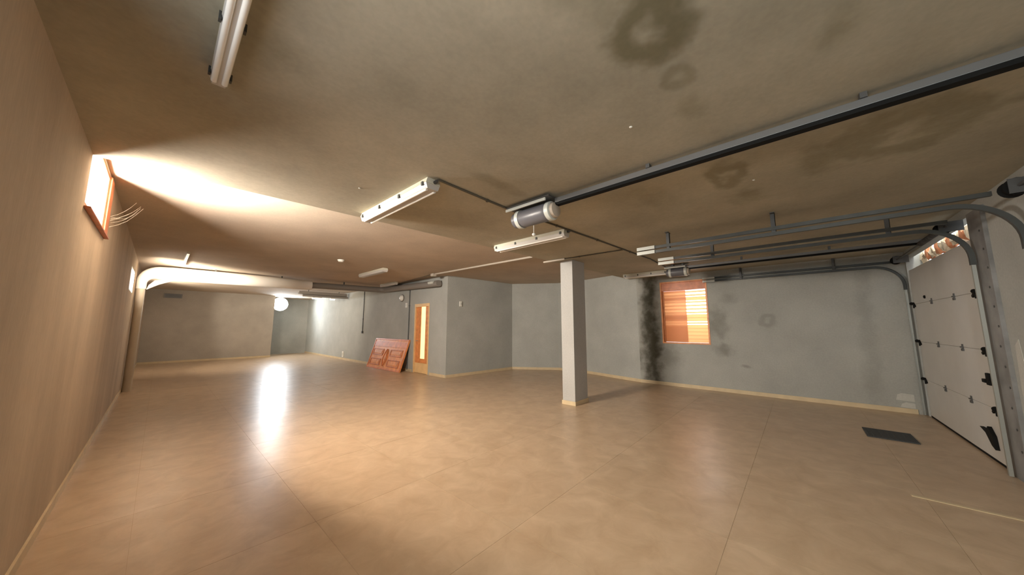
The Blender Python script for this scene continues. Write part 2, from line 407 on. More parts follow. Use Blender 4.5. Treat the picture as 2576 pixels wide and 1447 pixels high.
# baseboards
def baseboard(name, pts, label, side=1):
    bm = nb()
    for (xa, ya), (xb, yb) in zip(pts[:-1], pts[1:]):
        d = Vector((xb-xa, yb-ya)).normalized(); n_ = Vector((-d.y, d.x)) * side * 0.014
        prism(bm, [(xa, ya), (xb, yb), (xb+n_.x, yb+n_.y), (xa+n_.x, ya+n_.y)], 0.0, 0.08)
    return struct(obj(name, bm, 'cream_trim'), label, 'baseboard')
baseboard('baseboard_right', [(XR, -1.40), (XR, 3.3)], 'cream tile baseboard under the orange shuttered window')
baseboard('baseboard_alcove', [(8.87, 3.3), (9.33, 5.1), (9.40, 6.3), (8.48, 7.64), (XF+0.001, 7.80)], 'cream tile baseboard of the alcove behind the pillar')
baseboard('baseboard_left', [(XL, 19.5), (XL, -1.5)], 'pale baseboard along the tan wall nearest the camera')
baseboard('baseboard_back', [(3.80, 19.5), (XL, 19.5)], 'pale baseboard at the foot of the far end wall')
baseboard('baseboard_far_right', [(XF, 9.66), (XF, 21.2)], 'pale baseboard behind the leaning wooden panel')
baseboard('baseboard_corner', [(XF, 7.81), (XF, 8.64)], 'short baseboard between the lit door and the wall corner')

# ------------------------------------------------------------------ left window
def frame_boxes(y0, y1, z0, z1, x0, x1, t):
    return [(x0, x1, y0, y1, z0, z0+t), (x0, x1, y0, y1, z1-t, z1), (x0, x1, y0, y0+t, z0+t, z1-t), (x0, x1, y1-t, y1, z0+t, z1-t)]
def high_window(name, y0, y1, z0, z1, label, seen=True):
    r = thing(name, label, 'window', (XL, (y0+y1)/2, z0)); r['kind'] = 'structure'
    boxes('frame', 'wood_red' if seen else 'white_enamel', frame_boxes(y0, y1, z0, z1, XL-0.03, XL-0.004, 0.022), r)['label'] = 'wooden window frame'
    if seen: boxes('casing', 'wood_red', [(XL+0.0005, XL+0.016, y1+0.0, y1+0.22, z0-0.02, z1)], r, bev=0.003)['label'] = 'reddish wooden casing board'
    boxes('pane', 'glass', [(XL-0.020, XL-0.014, y0+0.022, y1-0.022, z0+0.022, z1-0.022)], r)
    boxes('reveal_lining', 'white_enamel', [(XL-0.25, XL-0.031, y1-0.012, y1-0.0005, z0+0.001, z1-0.001), (XL-0.25, XL-0.031, y0+0.0005, y0+0.012, z0+0.001, z1-0.001)], r)['label'] = 'white lining added to make the reveal blow out'  # white lining added so the lit reveal burns out to white
    if seen: boxes('sill', 'wood_dark', [(XL+0.0005, XL+0.035, y0-0.03, y1+0.20, z0-0.035, z0-0.0205)], r, bev=0.004)['label'] = 'brown wooden sill'
high_window('window_1', WY0, WY1, WZ0, WZ1, 'bright high window with a reddish wooden frame in the left wall')
for k_, (a_, b_, c_, d_, lb) in enumerate(((0.15, 1.65, 1.80, 2.72, 'added unseen tall window of the left wall beside the camera'),
        (-1.45, 0.05, 1.80, 2.72, 'added unseen tall window of the left wall behind the camera'),
        (9.7, 10.9, 2.22, 2.70, 'added high window edge-on in the left wall to light the white duct'),
        (14.6, 15.9, 2.22, 2.70, 'added unseen high window in the left wall beyond the white duct'))):
    high_window('window_%d' % (k_+3), a_, b_, c_, d_, lb, False)  # these windows are added, put in only to admit fill light
bm = nb()
A_, B_ = Vector((XL+0.03, 5.2, 2.56)), Vector((XL+0.20, 5.6, 2.86))
random.seed(3)
for k in range(6):
    p0 = A_ + Vector((0.0, random.uniform(-0.05, 0.06), random.uniform(-0.05, 0.08))); p1 = B_ + Vector((random.uniform(-0.06, 0.03), random.uniform(-0.08, 0.05), random.uniform(-0.12, 0.05)))
    mid = (p0 + p1) / 2 - Vector((0, 0, random.uniform(0.01, 0.05)))
    tube(bm, [p0, (p0+mid)/2 - Vector((0, 0, 0.008)), mid, (mid+p1)/2 - Vector((0, 0, 0.008)), p1], 0.0016, 5)
tag(obj('cobweb', bm, 'web'), 'white cobweb strands hanging off the corner of the bright high window', 'cobweb')

# ------------------------------------------------------------------ right window with shutter
rw = thing('window_2', 'orange wooden shuttered window in the stained right wall', 'window', (XR, 2.14, RZ0)); rw['kind'] = 'structure'
boxes('frame', 'wood_orange', frame_boxes(RY0, RY1, RZ0, RZ1, XR-0.012, XR+0.06, 0.035), rw)['label'] = 'orange wooden frame'
boxes('shutter_box', 'wood_red', [(XR+0.0, XR+0.15, RY0+0.035, RY1-0.035, 2.42, RZ1-0.035)], rw, bev=0.008)['label'] = 'reddish shutter box'
boxes('pane', 'glass', [(XR+0.075, XR+0.081, RY0+0.035, RY1-0.035, RZ0+0.035, 2.42)], rw)
boxes('mullion', 'wood_orange', [(XR+0.06, XR+0.10, 2.62, 2.645, RZ0+0.035, 2.42)], rw)
nsl = 15; zt, zb = 2.42, RZ0+0.035; sh = (zt - zb) / nsl
for k in range(nsl):
    z0 = zb + k*sh
    gap = 0.55 if k in (8, 9, 10, 11, 13, 14, 5) else 0.0
    bm = nb(); box(bm, XR+0.12, XR+0.132, RY0+0.036, RY1-0.036, z0 + sh*gap*0.5, z0 + sh*(1 - gap*0.5), bev=0.003)
    obj('slat', bm, 'slat_translucent', rw)
boxes('inner_leaf', 'slat_translucent', [(XR+0.090, XR+0.10, 2.10, 2.62, RZ0+0.04, 2.415)], rw)['label'] = 'tan translucent shutter leaf'

# ------------------------------------------------------------------ small lit door in the far right wall
d = thing('door_1', 'narrow orange wooden door with a tall glowing glass strip', 'door', (XF, 9.15, 0)); d['kind'] = 'structure'
bm = nb()
box(bm, XF-0.012, XF+0.10, DY0, DY0+0.05, 0, DZ1); box(bm, XF-0.012, XF+0.10, DY1-0.05, DY1, 0, DZ1); box(bm, XF-0.012, XF+0.10, DY0+0.05, DY1-0.05, DZ1-0.10, DZ1)
obj('frame', bm, 'wood_pale', d)['label'] = 'pale wooden door frame'
bm = nb(); box(bm, XF+0.03, XF+0.07, DY0+0.052, 8.98, 0.32, DZ1-0.102); box(bm, XF+0.03, XF+0.07, 9.24, DY1-0.052, 0.32, DZ1-0.102); box(bm, XF+0.03, XF+0.07, 8.98, 9.24, 0.32, 0.46)
leaf = obj('door_leaf', bm, 'wood_orange', d); leaf['label'] = 'orange wooden door leaf'
boxes('glass_strip', 'lit_glass', [(XF+0.04, XF+0.06, 8.98, 9.24, 0.46, DZ1-0.102)], leaf)['label'] = 'warm glowing glass strip'
boxes('kick_plate', 'wood_pale', [(XF+0.025, XF+0.075, DY0+0.052, DY1-0.052, 0.004, 0.318)], d, bev=0.004)['label'] = 'cream kick plate'
boxes('door_handle', 'bright_or_lit_steel', [(XF-0.01, XF+0.03, 9.42, 9.44, 1.02, 1.04), (XF-0.02, XF-0.008, 9.33, 9.44, 1.02, 1.04)], leaf)
boxes('glow_box', 'wall_patch', [(XF+0.12, XF+0.25, DY0, DY1, 0, DZ1)], d)['label'] = 'back of the doorway'
bpy.data.objects['glow_box'].name = 'backing'

# ------------------------------------------------------------------ garage door
gd = thing('garage_door', 'white four-section garage door with black hinges and latch', 'garage door', (7.4, YB-0.03, 0))
seams = [0.03, 0.61, 1.24, 1.88, 2.47]
for k in range(4):
    bm = nb(); box(bm, 6.0, 8.74, YB-0.055, YB-0.008, seams[k]+0.0008, seams[k+1]-0.0008, bev=0.006)
    obj('door_section', bm, 'door_white', gd)
boxes('bottom_seal', 'black', [(6.0, 8.74, YB-0.05, YB-0.012, 0.002, 0.034)], gd)
def hinge(x, z, w_=0.035, h_=0.085):
    bm = nb(); box(bm, x-w_/2, x+w_/2, YB-0.008, YB+0.0, z-h_*0.55, z+h_*0.45); box(bm, x-w_*0.75, x+w_*0.75, YB-0.008, YB+0.006, z-h_*0.55, z-h_*0.2)
    tube(bm, [(x-w_*0.8, YB+0.004, z), (x+w_*0.8, YB+0.004, z)], 0.009, 8)
    return obj('hinge', bm, 'dark_steel', gd)
for z in seams[1:4]:
    for x in (6.79, 7.72): hinge(x, z)
    for x, s in ((6.12, -1), (8.70, 1)):      # roller carriers at the edges
        bm = nb()
        plate(bm, [(x, YB-0.007, z+0.03), (x - s*0.09, YB-0.007, z-0.035), (x - s*0.07, YB-0.007, z-0.055), (x, YB-0.007, z-0.01), (x + s*0.0, YB-0.007, z-0.07), (x+s*0.03, YB-0.007, z-0.07), (x+s*0.03, YB-0.007, z+0.03)], (0, 0.014, 0))
        r_ = obj('roller_bracket', bm, 'black', gd)
        bm = nb(); tube(bm, [(x, YB+0.014, z+0.01), (x + s*0.05, YB+0.014, z+0.01)], 0.010, 8)
        lathe(bm, [(0.02, -0.012), (0.026, 0), (0.02, 0.012)], (x + s*0.045, YB+0.014, z+0.01), 'x', 12)
        obj('roller', bm, 'black', r_)
bm = nb(); box(bm, 6.10, 6.17, YB-0.007, YB+0.02, 0.86, 0.99, bev=0.008); box(bm, 6.04, 6.10, YB-0.007, YB+0.018, 0.87, 0.92, bev=0.006); box(bm, 6.16, 6.24, YB+0.0, YB+0.03, 0.88, 0.92, bev=0.006)
obj('lock', bm, 'black', gd)['label'] = 'black slide lock'
bm = nb(); plate(bm, [(6.56, YB-0.007, 0.34), (6.42, YB-0.007, 0.30), (6.30, YB-0.007, 0.19), (6.22, YB-0.007, 0.16), (6.24, YB-0.007, 0.30), (6.34, YB-0.007, 0.385), (6.38, YB-0.007, 0.34)], (0, 0.03, 0))
obj('bottom_bracket', bm, 'black', gd)['label'] = 'black triangular bottom bracket'
bm = nb(); lathe(bm, [(0.026, 0), (0.026, 0.012), (0.015, 0.018)], (8.03, YB-0.008, 1.96), 'y', 14); obj('knob', bm, 'black', gd)

# steel jamb post at the near side of the door and filler patch
pst = thing('door_post', 'grey steel jamb post with bolt holes beside the garage door', 'post', (5.75, YB, 0))
boxes('post_plate', 'post_steel', [(5.53, 5.96, YB+0.0005, YB+0.010, 0.0, 2.74), (5.53, 5.545, YB+0.010, YB+0.03, 0.0, 2.74)], pst)
for k in range(12):
    bm = nb(); z = 0.3 + k*0.2; lathe(bm, [(0.012, 0), (0.012, 0.004)], (5.67 + 0.02*((k*7) % 3 - 1), YB+0.010, z), 'y', 8)
    obj('bolt', bm, 'dark_steel', pst)
bm = nb(); plate(bm, [(5.30, YB+0.0005, 0.45), (5.42, YB+0.0005, 0.42), (5.45, YB+0.0005, 0.9), (5.42, YB+0.0005, 1.32), (5.34, YB+0.0005, 1.38), (5.29, YB+0.0005, 1.0)], (0, 0.004, 0))
tag(obj('filler_patch', bm, 'wall_patch'), 'tall white filler patch on the wall beside the steel jamb post', 'wall patch')
for (a, b_, z0, z1), lb in (((-1.38, -1.17, 0.20, 0.33), 'small white plaster patch low on the right wall by the garage door'), ((-1.38, -1.21, 0.085, 0.18), 'thin white plaster patch just above the right baseboard end')):
    bm = nb(); plate(bm, [(XR, a, z0), (XR, b_, z0+0.01), (XR, b_-0.02, z1-0.03), (XR, b_-0.07, z1), (XR, a, z1-0.01)], (-0.004, 0, 0))
    tag(obj('plaster_patch', bm, 'wall_patch'), lb, 'wall patch')

# sunlit stonework outside, above the door
random.seed(5)
outr = thing('garden_wall', 'sunlit rubble seen through the gap above the garage door', 'stone wall', (7.4, -1.9, 0))
for k in range(20):
    x = 6.5 + k*0.17; r_ = random.uniform(0.05, 0.10)
    bm = nb(); bmesh.ops.create_icosphere(bm, subdivisions=2, radius=1)
    for v in bm.verts:
        v.co = Vector((v.co.x * random.uniform(0.07, 0.09), v.co.y*0.07, v.co.z * r_)) + Vector((x, -1.74, 2.70 + random.uniform(-0.05, 0.08)))
    obj('stone', bm, ('terracotta', 'stone_pale', 'stone_pale')[k % 3], outr)
boxes('wall_body', 'stone_pale', [(5.9, 9.9, -1.98, -1.82, 0, 2.66)], outr)

# ------------------------------------------------------------------ door tracks
PROF = [(-0.018, -0.02), (0.018, -0.02), (0.018, -0.016), (-0.012, -0.016), (-0.012, 0.016), (0.018, 0.016), (0.018, 0.02), (-0.018, 0.02)]
def curve_path(x, y_end, z_h, y_v, z_low, rad=0.36):
    pts = [(x, y_end, z_h), (x, y_v + rad + 0.4, z_h)]
    for k in range(0, 13):
        a = math.pi/2 * k/12
        pts.append((x, y_v + rad - rad*math.sin(a), z_h - rad + rad*math.cos(a)))
    pts.append((x, y_v, z_h - rad - 0.08)); return pts
def track(label, x, y_end, z_hi, z_lo, y_v, flip, hangers, zlow=0.01):
    t = thing('door_track', label, 'door track', (x, 0, 0), 'garage door tracks')
    pr = [(s*flip, t_) for s, t_ in PROF]
    if flip < 0: pr = pr[::-1]
    bm = nb(); sweep(bm, [(x, y_end, z_hi), (x, 0.6, z_hi), (x, y_v+0.12, z_hi)], pr, (1, 0, 0)); obj('upper_rail', bm, 'galvanised', t)
    bm = nb(); sweep(bm, curve_path(x, y_end, z_lo, y_v, zlow), pr, (1, 0, 0)); obj('curved_rail', bm, 'galvanised', t, 40)
    bm = nb(); sweep(bm, [(x, y_v, z_lo - 0.4405), (x, y_v, zlow)], [(a*0.75, b*0.7) for a, b in pr], (1, 0, 0)); obj('vertical_rail', bm, 'bright_or_lit_steel', t)  # brighter steel paints in leaked light; same metal as the other rails
    boxes('end_plate', 'bright_or_lit_steel', [(x-0.03, x+0.03, y_end-0.25, y_end+0.004, z_lo-0.024, z_lo+0.024), (x-0.03, x+0.03, y_end-0.25, y_end+0.004, z_hi-0.024, z_hi+0.024)], t)
    for yh in hangers:
        bm = nb(); box(bm, x-0.004, x+0.004, yh-0.022, yh+0.022, z_lo-0.02, ZC-0.001); box(bm, x-0.06, x+0.06, yh-0.022, yh+0.022, ZC-0.008, ZC-0.0005); box(bm, x-0.004, x+0.03, yh-0.022, yh-0.017, z_lo, ZC-0.008)
        obj('hanger', bm, 'dark_steel', t)
    return t
track('steel door track ending nearest the camera, curving down past the jamb post', 4.75, 1.72, 2.645, 2.58, -1.455, 1, (1.29, 0.13))
track('steel track on the near side of the white garage door', 5.85, 1.76, 2.668, 2.60, -1.455, 1, (0.94, -0.9))
track('steel track against the right wall above the orange shuttered window', 8.81, 1.66, 2.655, 2.585, -1.455, -1, (0.9, -0.6))

# torsion springs over the doors
def spring_set(label, x0, x1, drum_x, z=2.66, y=-1.37):
    t = thing('torsion_spring', label, 'spring', ((x0+x1)/2, y, z))
    bm = nb(); tube(bm, [(x0, y, z), (x1, y, z)], 0.0127, 10); obj('shaft', bm, 'dark_steel', t)
    for dx in drum_x:
        bm = nb(); lathe(bm, [(0.07, -0.05), (0.07, -0.042), (0.055, -0.038), (0.05, 0.038), (0.07, 0.042), (0.07, 0.05)], (dx, y, z), 'x', 20); obj('drum', bm, 'black', t, 40)
        boxes('bearing_plate', 'dark_steel', [(dx-0.075, dx-0.069, YB+0.001, y+0.05, z-0.06, z+0.06)], t)
    bm = nb(); pts = []; xa, xb = x0 + 0.35, x0 + 1.1
    for k in range(22*10+1): a = 2*math.pi*k/10; pts.append((xa + (xb-xa)*k/220, y + 0.03*math.cos(a), z + 0.03*math.sin(a)))
    tube(bm, pts, 0.006, 5); obj('coil', bm, 'dark_steel', t)
spring_set('black spring shaft and drums above the white garage door', 6.02, 8.76, (6.16, 8.62))
spring_set('black spring shaft with a drum at the right edge of the picture', 3.0, 4.6, (4.48,), z=2.60)

# ------------------------------------------------------------------ garage door openers
def opener(label, x, y0, y1, z_top, rail_end):
    t = thing('door_opener', label, 'door opener', (x, (y0+y1)/2, ZC), 'ceiling door openers')
    zc = z_top - 0.115; L = y1 - y0
    bm = nb(); lathe(bm, [(0.078, 0), (0.09, 0.03), (0.093, 0.10*L), (0.093, 0.72*L), (0.085, 0.74*L)], (x, y0 + 0.16*L, zc), 'y', 28, 1.05, 1.0); obj('motor_housing', bm, 'grey_plastic', t, 40)
    bm = nb(); lathe(bm, [(0.084, 0), (0.097, 0.010), (0.098, 0.03), (0.097, 0.055), (0.092, 0.06)], (x, y0 + 0.09*L, zc), 'y', 28, 1.05, 1.0); obj('end_ring', bm, 'pale_plastic', t, 40)
    bm = nb(); lathe(bm, [(0.05, -0.03), (0.075, -0.015), (0.084, 0.03)], (x, y0 + 0.06*L, zc), 'y', 24, 1.05, 1.0); obj('end_cap', bm, 'beige_plastic', t, 40)
    bm = nb(); lathe(bm, [(0.085, 0), (0.08, 0.05), (0.055, 0.07)], (x, y0 + 0.89*L, zc), 'y', 24, 1.05, 1.0); obj('rear_cap', bm, 'grey_plastic', t, 40)
    bm = nb(); lathe(bm, [(0.097, 0), (0.097, 0.045)], (x, y0 + 0.80*L, zc), 'y', 28, 1.05, 1.05); obj('strap', bm, 'pale_plastic', t, 40)
    for s in (-1, 1):
        boxes('mounting_bar', 'pale_plastic', [(x+s*0.115-0.01, x+s*0.115+0.01, y0+0.12*L, y1+0.03, z_top-0.035, z_top-0.005)], t, bev=0.004)
    boxes('ceiling_plate', 'dark_steel', [(x-0.13, x+0.13, y0+0.02, y1+0.01, z_top-0.005, z_top+0.008), (x-0.05, x+0.05, y0+0.1, y0+0.14, z_top+0.008, ZC-0.001), (x-0.05, x+0.05, y1-0.14, y1-0.1, z_top+0.008, ZC-0.001)], t)
    rb = nb(); box(rb, x-0.024, x+0.024, rail_end, y0+0.02, z_top-0.050, z_top+0.0, bev=0.004); rl = obj('rail', rb, 'rail_grey', t)
    boxes('chain_slot', 'black', [(x-0.030, x+0.026, rail_end, y0+0.02, z_top-0.078, z_top-0.0505)], rl)
    for yh in (y0 - 0.9, y0 - 2.1):
        boxes('rail_hanger', 'dark_steel', [(x-0.03, x+0.03, yh-0.015, yh+0.015, z_top+0.0005, ZC-0.001)], rl)
    return t
opener('grey barrel door opener with a long ceiling rail, nearest the camera', 2.60, 1.72, 2.30, 2.795, -1.47)
opener('small grey door opener between the tracks in front of the orange window', 7.40, 1.62, 2.06, 2.775, -1.47)
bm = nb(); tube(bm, [(2.56, 2.0, 2.56), (2.56, 2.0, 2.475)], 0.0025, 5); lathe(bm, [(0.006, 0.014), (0.017, 0.008), (0.019, -0.004), (0.010, -0.014)], (2.56, 2.0, 2.462), 'z', 14)
tag(obj('pull_knob', bm, 'white_enamel'), 'small white pull knob hanging under the nearest door opener', 'pull knob')

# ------------------------------------------------------------------ batten lamps
def batten(label, x, y0, y1, zc, width=0.15, height=0.10, group='ceiling batten lamps', detail=True):
    t = thing('batten_lamp', label, 'ceiling lamp', (x, (y0+y1)/2, zc), group)
    hw = width/2; zt = zc - 0.0005; zm = zc - height*0.5; zb = zc - height
    bm = nb()
    poly = [(-hw*0.8, zt), (hw*0.8, zt), (hw, zm), (-hw, zm)]
    a = [bm.verts.new((x+u, y0, v)) for u, v in poly]; b = [bm.verts.new((x+u, y1, v)) for u, v in poly]
    bm.faces.new(a); bm.faces.new(b[::-1])
    for k in range(4): bm.faces.new((a[k], b[k], b[(k+1) % 4], a[(k+1) % 4]))
    hs = obj('housing', bm, 'lamp_housing', t)
    bm = nb()
    poly = [(-hw*0.97, zm-0.0005), (hw*0.97, zm-0.0005), (hw*0.80, zb+0.012), (hw*0.70, zb), (-hw*0.70, zb), (-hw*0.80, zb+0.012)]
    a = [bm.verts.new((x+u, y0+0.006, v)) for u, v in poly]; b = [bm.verts.new((x+u, y1-0.006, v)) for u, v in poly]
    bm.faces.new(a); bm.faces.new(b[::-1])
    for k in range(6): bm.faces.new((a[k], b[k], b[(k+1) % 6], a[(k+1) % 6]))
    df = obj('diffuser', bm, 'diffuser', t); df['label'] = 'milky cover'
    if detail:
        for s in (-1, 1):
            bm = nb(); tube(bm, [(x+s*hw*0.55, y0+0.04, zb+0.002), (x+s*hw*0.55, y1-0.04, zb+0.002)], 0.013, 12); obj('tube', bm, 'tube_glass', df, 40)['label'] = 'white fluorescent tube'
        for k in range(4):
            yy = y0 + 0.06 + (y1-y0-0.12)*k/3
            for s in (-1, 1):
                bm = nb(); box(bm, *sorted((x+s*hw*0.96, x+s*(hw+0.008))), yy-0.013, yy+0.013, zm-0.02, zm+0.016); obj('clip', bm, 'galvanised', hs)
        bm = nb(); lathe(bm, [(0.016, 0), (0.016, -0.03), (0.009, -0.045)], (x+hw*0.2, y0, zc-0.03), 'y', 12); obj('cable_gland', bm, 'dark_steel', hs, 40)
    return t
batten('long twin-tube batten lamp left of the nearest door opener', 1.55, 2.36, 3.74, ZC)
batten('twin-tube batten lamp between the nearest door opener and the pillar', 3.66, 2.28, 3.64, ZC)
batten('dim batten lamp cut off by the top edge of the picture', 0.095, 0.80, 2.18, ZC, width=0.075, height=0.07)
batten('batten lamp half hidden behind the small opener near the right wall', 7.98, 2.20, 3.28, ZC, width=0.12)
batten('short batten lamp on the rear ceiling above the leaning wooden panel', 3.87, 8.0, 9.5, ZF, width=0.16, detail=False)
batten('slim batten lamp on the rear ceiling close to the tan left wall', 0.27, 9.2, 11.2, ZF, width=0.06, height=0.05, detail=False)
batten('faint batten lamp on the rear ceiling beside the wall duct', 5.35, 10.2, 11.3, ZF, width=0.12, detail=False)

# cables and conduits along the ceiling
def cable(name, pts, r, mat, label, clips=(), cat='conduit'):
    t = thing(name, label, cat, pts[0])
    bm = nb(); tube(bm, pts, r, 8); obj('pipe', bm, mat, t, 40)
    for c in clips:
        bm = nb(); box(bm, c[0]-0.012, c[0]+0.012, c[1]-0.012, c[1]+0.012, c[2]-0.028, c[2]); obj('clip', bm, mat, t)
    return t
cable('ceiling_cable', [(1.57, 2.32, ZC-0.012), (2.45, 2.34, ZC-0.012), (4.4, 2.2, ZC-0.012), (6.4, 2.08, ZC-0.012), (7.9, 2.14, ZC-0.012)], 0.011, 'cable_dark',
      'thin dark cable crossing the low ceiling from lamp to lamp', [(2.2, 2.335, ZC), (3.4, 2.27, ZC), (4.4, 2.2, ZC), (5.5, 2.135, ZC)], 'cable')
cable('ceiling_cable', [(5.22, 3.72, ZC-0.012), (5.27, 2.16, ZC-0.012)], 0.011, 'cable_dark', 'short dark cable on the low ceiling above the pillar', [(5.24, 3.0, ZC)], 'cable')
cable('ceiling_conduit', [(5.19, 3.80, ZC-0.02), (5.2, 3.30, ZC-0.02)], 0.019, 'conduit', 'short pale conduit stub on the low ceiling in front of the pillar')
cable('ceiling_conduit', [(5.33, 4.2, ZF-0.02), (5.25, 7.75, ZF-0.02)], 0.022, 'conduit', 'pale conduit along the rear ceiling towards the wall corner', [(5.30, 5.5, ZF)])
t = thing('junction_box', 'pale junction box at the end of the rear ceiling conduit', 'junction box', (5.25, 7.80, ZF))
boxes('body', 'conduit', [(5.19, 5.31, 7.76, 7.90, ZF-0.07, ZF-0.0005)], t, bev=0.008); boxes('lid', 'lamp_housing', [(5.20, 5.30, 7.77, 7.89, ZF-0.078, ZF-0.0705)], t, bev=0.003)
cable('ceiling_cable', [(5.26, 7.91, ZF-0.012), (5.62, 10.5, ZF-0.012)], 0.014, 'cable_dark', 'dark cable on the rear ceiling running above the wall duct', (), 'cable')
t = thing('smoke_detector', 'small white detector alone on the rear ceiling', 'detector', (2.69, 7.77, ZF))
bm = nb(); lathe(bm, [(0.075, 0), (0.075, -0.02)], (2.69, 7.77, ZF-0.0005), 'z', 20); obj('base', bm, 'white_enamel', t, 40)
bm = nb(); lathe(bm, [(0.062, -0.0205), (0.055, -0.045), (0.03, -0.052)], (2.69, 7.77, ZF), 'z', 20); obj('cap', bm, 'white_enamel', t, 40)
for (x, y), lb in (((1.18, 3.05), 'tiny white ceiling plug left of the long batten lamp'), ((2.0, 0.73), 'tiny white ceiling plug above the nearest opener rail'), ((3.52, 0.2), 'tiny white ceiling plug below the nearest opener rail')):
    bm = nb(); lathe(bm, [(0.010, 0), (0.010, -0.004), (0.005, -0.008)], (x, y, ZC-0.0005), 'z', 10)
    tag(obj('ceiling_plug', bm, 'white_enamel'), lb, 'wall plug')

# ------------------------------------------------------------------ duct: up the left wall, across the rear, along the far right wall
dt = thing('ventilation_duct', 'white duct rising by the left wall and crossing under the rear ceiling', 'duct', (-0.38, 11.7, 0))
def arc(c, a0, a1, r, u, v, n=8):
    u, v, c = Vector(u), Vector(v), Vector(c)
    return [c + u*r*math.cos(a0+(a1-a0)*k/n) + v*r*math.sin(a0+(a1-a0)*k/n) for k in range(n+1)]
YD = 11.7
bm = nb(); tube(bm, [(-0.375, YD, 0.0), (-0.375, YD, 2.42)], 0.075, 16); obj('riser', bm, 'riser_cream', dt, 40)['label'] = 'dull cream riser pipe'
bm = nb()
el = arc((-0.115, YD, 2.55), math.pi, math.pi/2, 0.26, (1, 0, 0), (0, 0, 1), 8)
tube(bm, [(-0.375, YD, 2.40)] + el + [(0.1, YD, 2.815), (1.5, YD, 2.82), (3.2, YD, 2.82)], [0.085] + [0.085 + 0.075*k/8 for k in range(9)] + [0.168, 0.168, 0.15], 20)
obj('cross_pipe', bm, 'duct_white', dt, 40)['label'] = 'thick white cross pipe'
bm = nb(); plate(bm, [(-0.29, YD-0.02, 2.38), (-0.26, YD-0.02, 2.50), (-0.17, YD-0.02, 2.62), (0.04, YD-0.02, 2.66), (0.14, YD-0.02, 2.645), (-0.1, YD-0.02, 2.52)], (0, 0.04, 0)); obj('gusset', bm, 'beige_plastic', dt)
bm = nb(); tube(bm, [(3.19, YD, 2.82), (3.3, YD, 2.83), (5.3, YD-0.1, 2.86)] + arc((5.35, YD-0.35, 2.86), math.pi/2, 0, 0.25, (1, 0, 0), (0, 1, 0), 6) + [(5.60, 10.8, 2.86), (5.60, 8.05, 2.80)], 0.10, 16); obj('shaded_run', bm, 'grey_or_duct_shade', dt, 40)['label'] = 'run of the duct painted dark for its backlit shade'  # backlit shade of the white duct put into a grey colour
bm = nb(); lathe(bm, [(0.055, -0.14), (0.06, 0), (0.05, 0.14)], (5.52, 8.35, 2.84), 'y', 14, 0.8, 0.8); obj('inspection_cover', bm, 'pale_plastic', dt, 40)
for x_ in (0.9, 2.4, 4.2):
    boxes('strap', 'galvanised', [(x_-0.015, x_+0.015, YD-0.02, YD+0.02, 2.95, ZF-0.0005)], dt)
# second run with lamps further back
d2 = thing('ceiling_tray', 'dark hanging tray under the rear ceiling near the floodlight', 'cable tray', (4.7, 15.3, 2.85))
bm = nb(); box(bm, 3.75, 5.62, 15.2, 15.36, 2.84, 2.90); box(bm, 3.75, 5.62, 15.2, 15.22, 2.90, 2.96); obj('tray', bm, 'grey_or_duct_shade', d2)
bm = nb(); tube(bm, [(3.9, 15.28, 2.79), (5.68, 15.28, 2.79)], 0.05, 12); obj('pipe', bm, 'grey_or_duct_shade', d2, 40)
for x_ in (4.1, 5.3): boxes('hanger', 'dark_steel', [(x_, x_+0.02, 15.3, 15.32, 2.901, ZF-0.0005)], d2)
for (x0, x1), lb in (((4.25, 4.62), 'lit white strip lamp left under the dark tray'), ((4.95, 5.15), 'small lit white lamp right under the dark tray')):
    t = thing('strip_lamp', lb, 'lamp', ((x0+x1)/2, 15.28, 2.66)); boxes('holder', 'white_enamel', [(x0, x1, 15.24, 15.32, 2.70, 2.738)], t, bev=0.004)
    boxes('lens', 'strip_glow', [(x0+0.01, x1-0.01, 15.235, 15.325, 2.655, 2.6995)], t, bev=0.012)

# floodlight at the far end
fl = thing('floodlight', 'glaring white round floodlight in the far recess', 'floodlight', (4.17, 20.2, 2.80))
FC = (4.17, 20.2, 2.655)
bm = nb(); lathe(bm, [(0.03, 0.17), (0.2, 0.15), (0.345, 0.03), (0.355, -0.02), (0.33, -0.02)], FC, 'y', 28); obj('reflector', bm, 'white_enamel', fl, 40)
bm = nb(); lathe(bm, [(0.02, -0.085), (0.16, -0.07), (0.28, -0.035), (0.328, -0.021), (0.3, 0.0)], FC, 'y', 28); obj('lens', bm, 'flood_glow', fl, 60)
boxes('bracket', 'dark_steel', [(4.15, 4.19, 20.28, 20.31, 2.8, ZF-0.0005)], fl)

# back wall vent, outlets, switches, lamps, wall pipes
t = thing('wall_vent', 'dark louvred vent high on the far end wall', 'vent', (0.3, 19.5, 2.75))
boxes('vent_frame', 'grey_or_duct_shade', [(0.02, 0.56, 19.47, 19.4995, 2.68, 2.86)], t, bev=0.004)
for k in range(4): boxes('louvre', 'dark_steel', [(0.05, 0.53, 19.455, 19.4695, 2.70+k*0.038, 2.722+k*0.038)], t)
def wall_pipe(label, y, z0, z1, r=0.016, end=True):
    t = thing('wall_pipe', label, 'conduit', (XF-r, y, z0))
    bm = nb(); tube(bm, [(XF-r-0.001, y, z0), (XF-r-0.001, y, z1)], r, 10); obj('pipe', bm, 'galvanised', t, 40)
    if end: boxes('switch_box', 'galvanised', [(XF-0.045, XF-0.0005, y-0.05, y+0.05, z0-0.09, z0)], t, bev=0.006)
    for zz in (z0 + (z1-z0)*0.3, z0 + (z1-z0)*0.8): boxes('clip', 'dark_steel', [(XF-0.038, XF-0.0005, y-0.024, y+0.024, zz-0.012, zz+0.012)], t)
wall_pipe('grey wall pipe ending halfway down, left of the leaning panel', 13.6, 1.30, 2.98)
wall_pipe('grey wall pipe between the leaning panel and the lit door', 9.93, 0.05, 2.74, end=False)
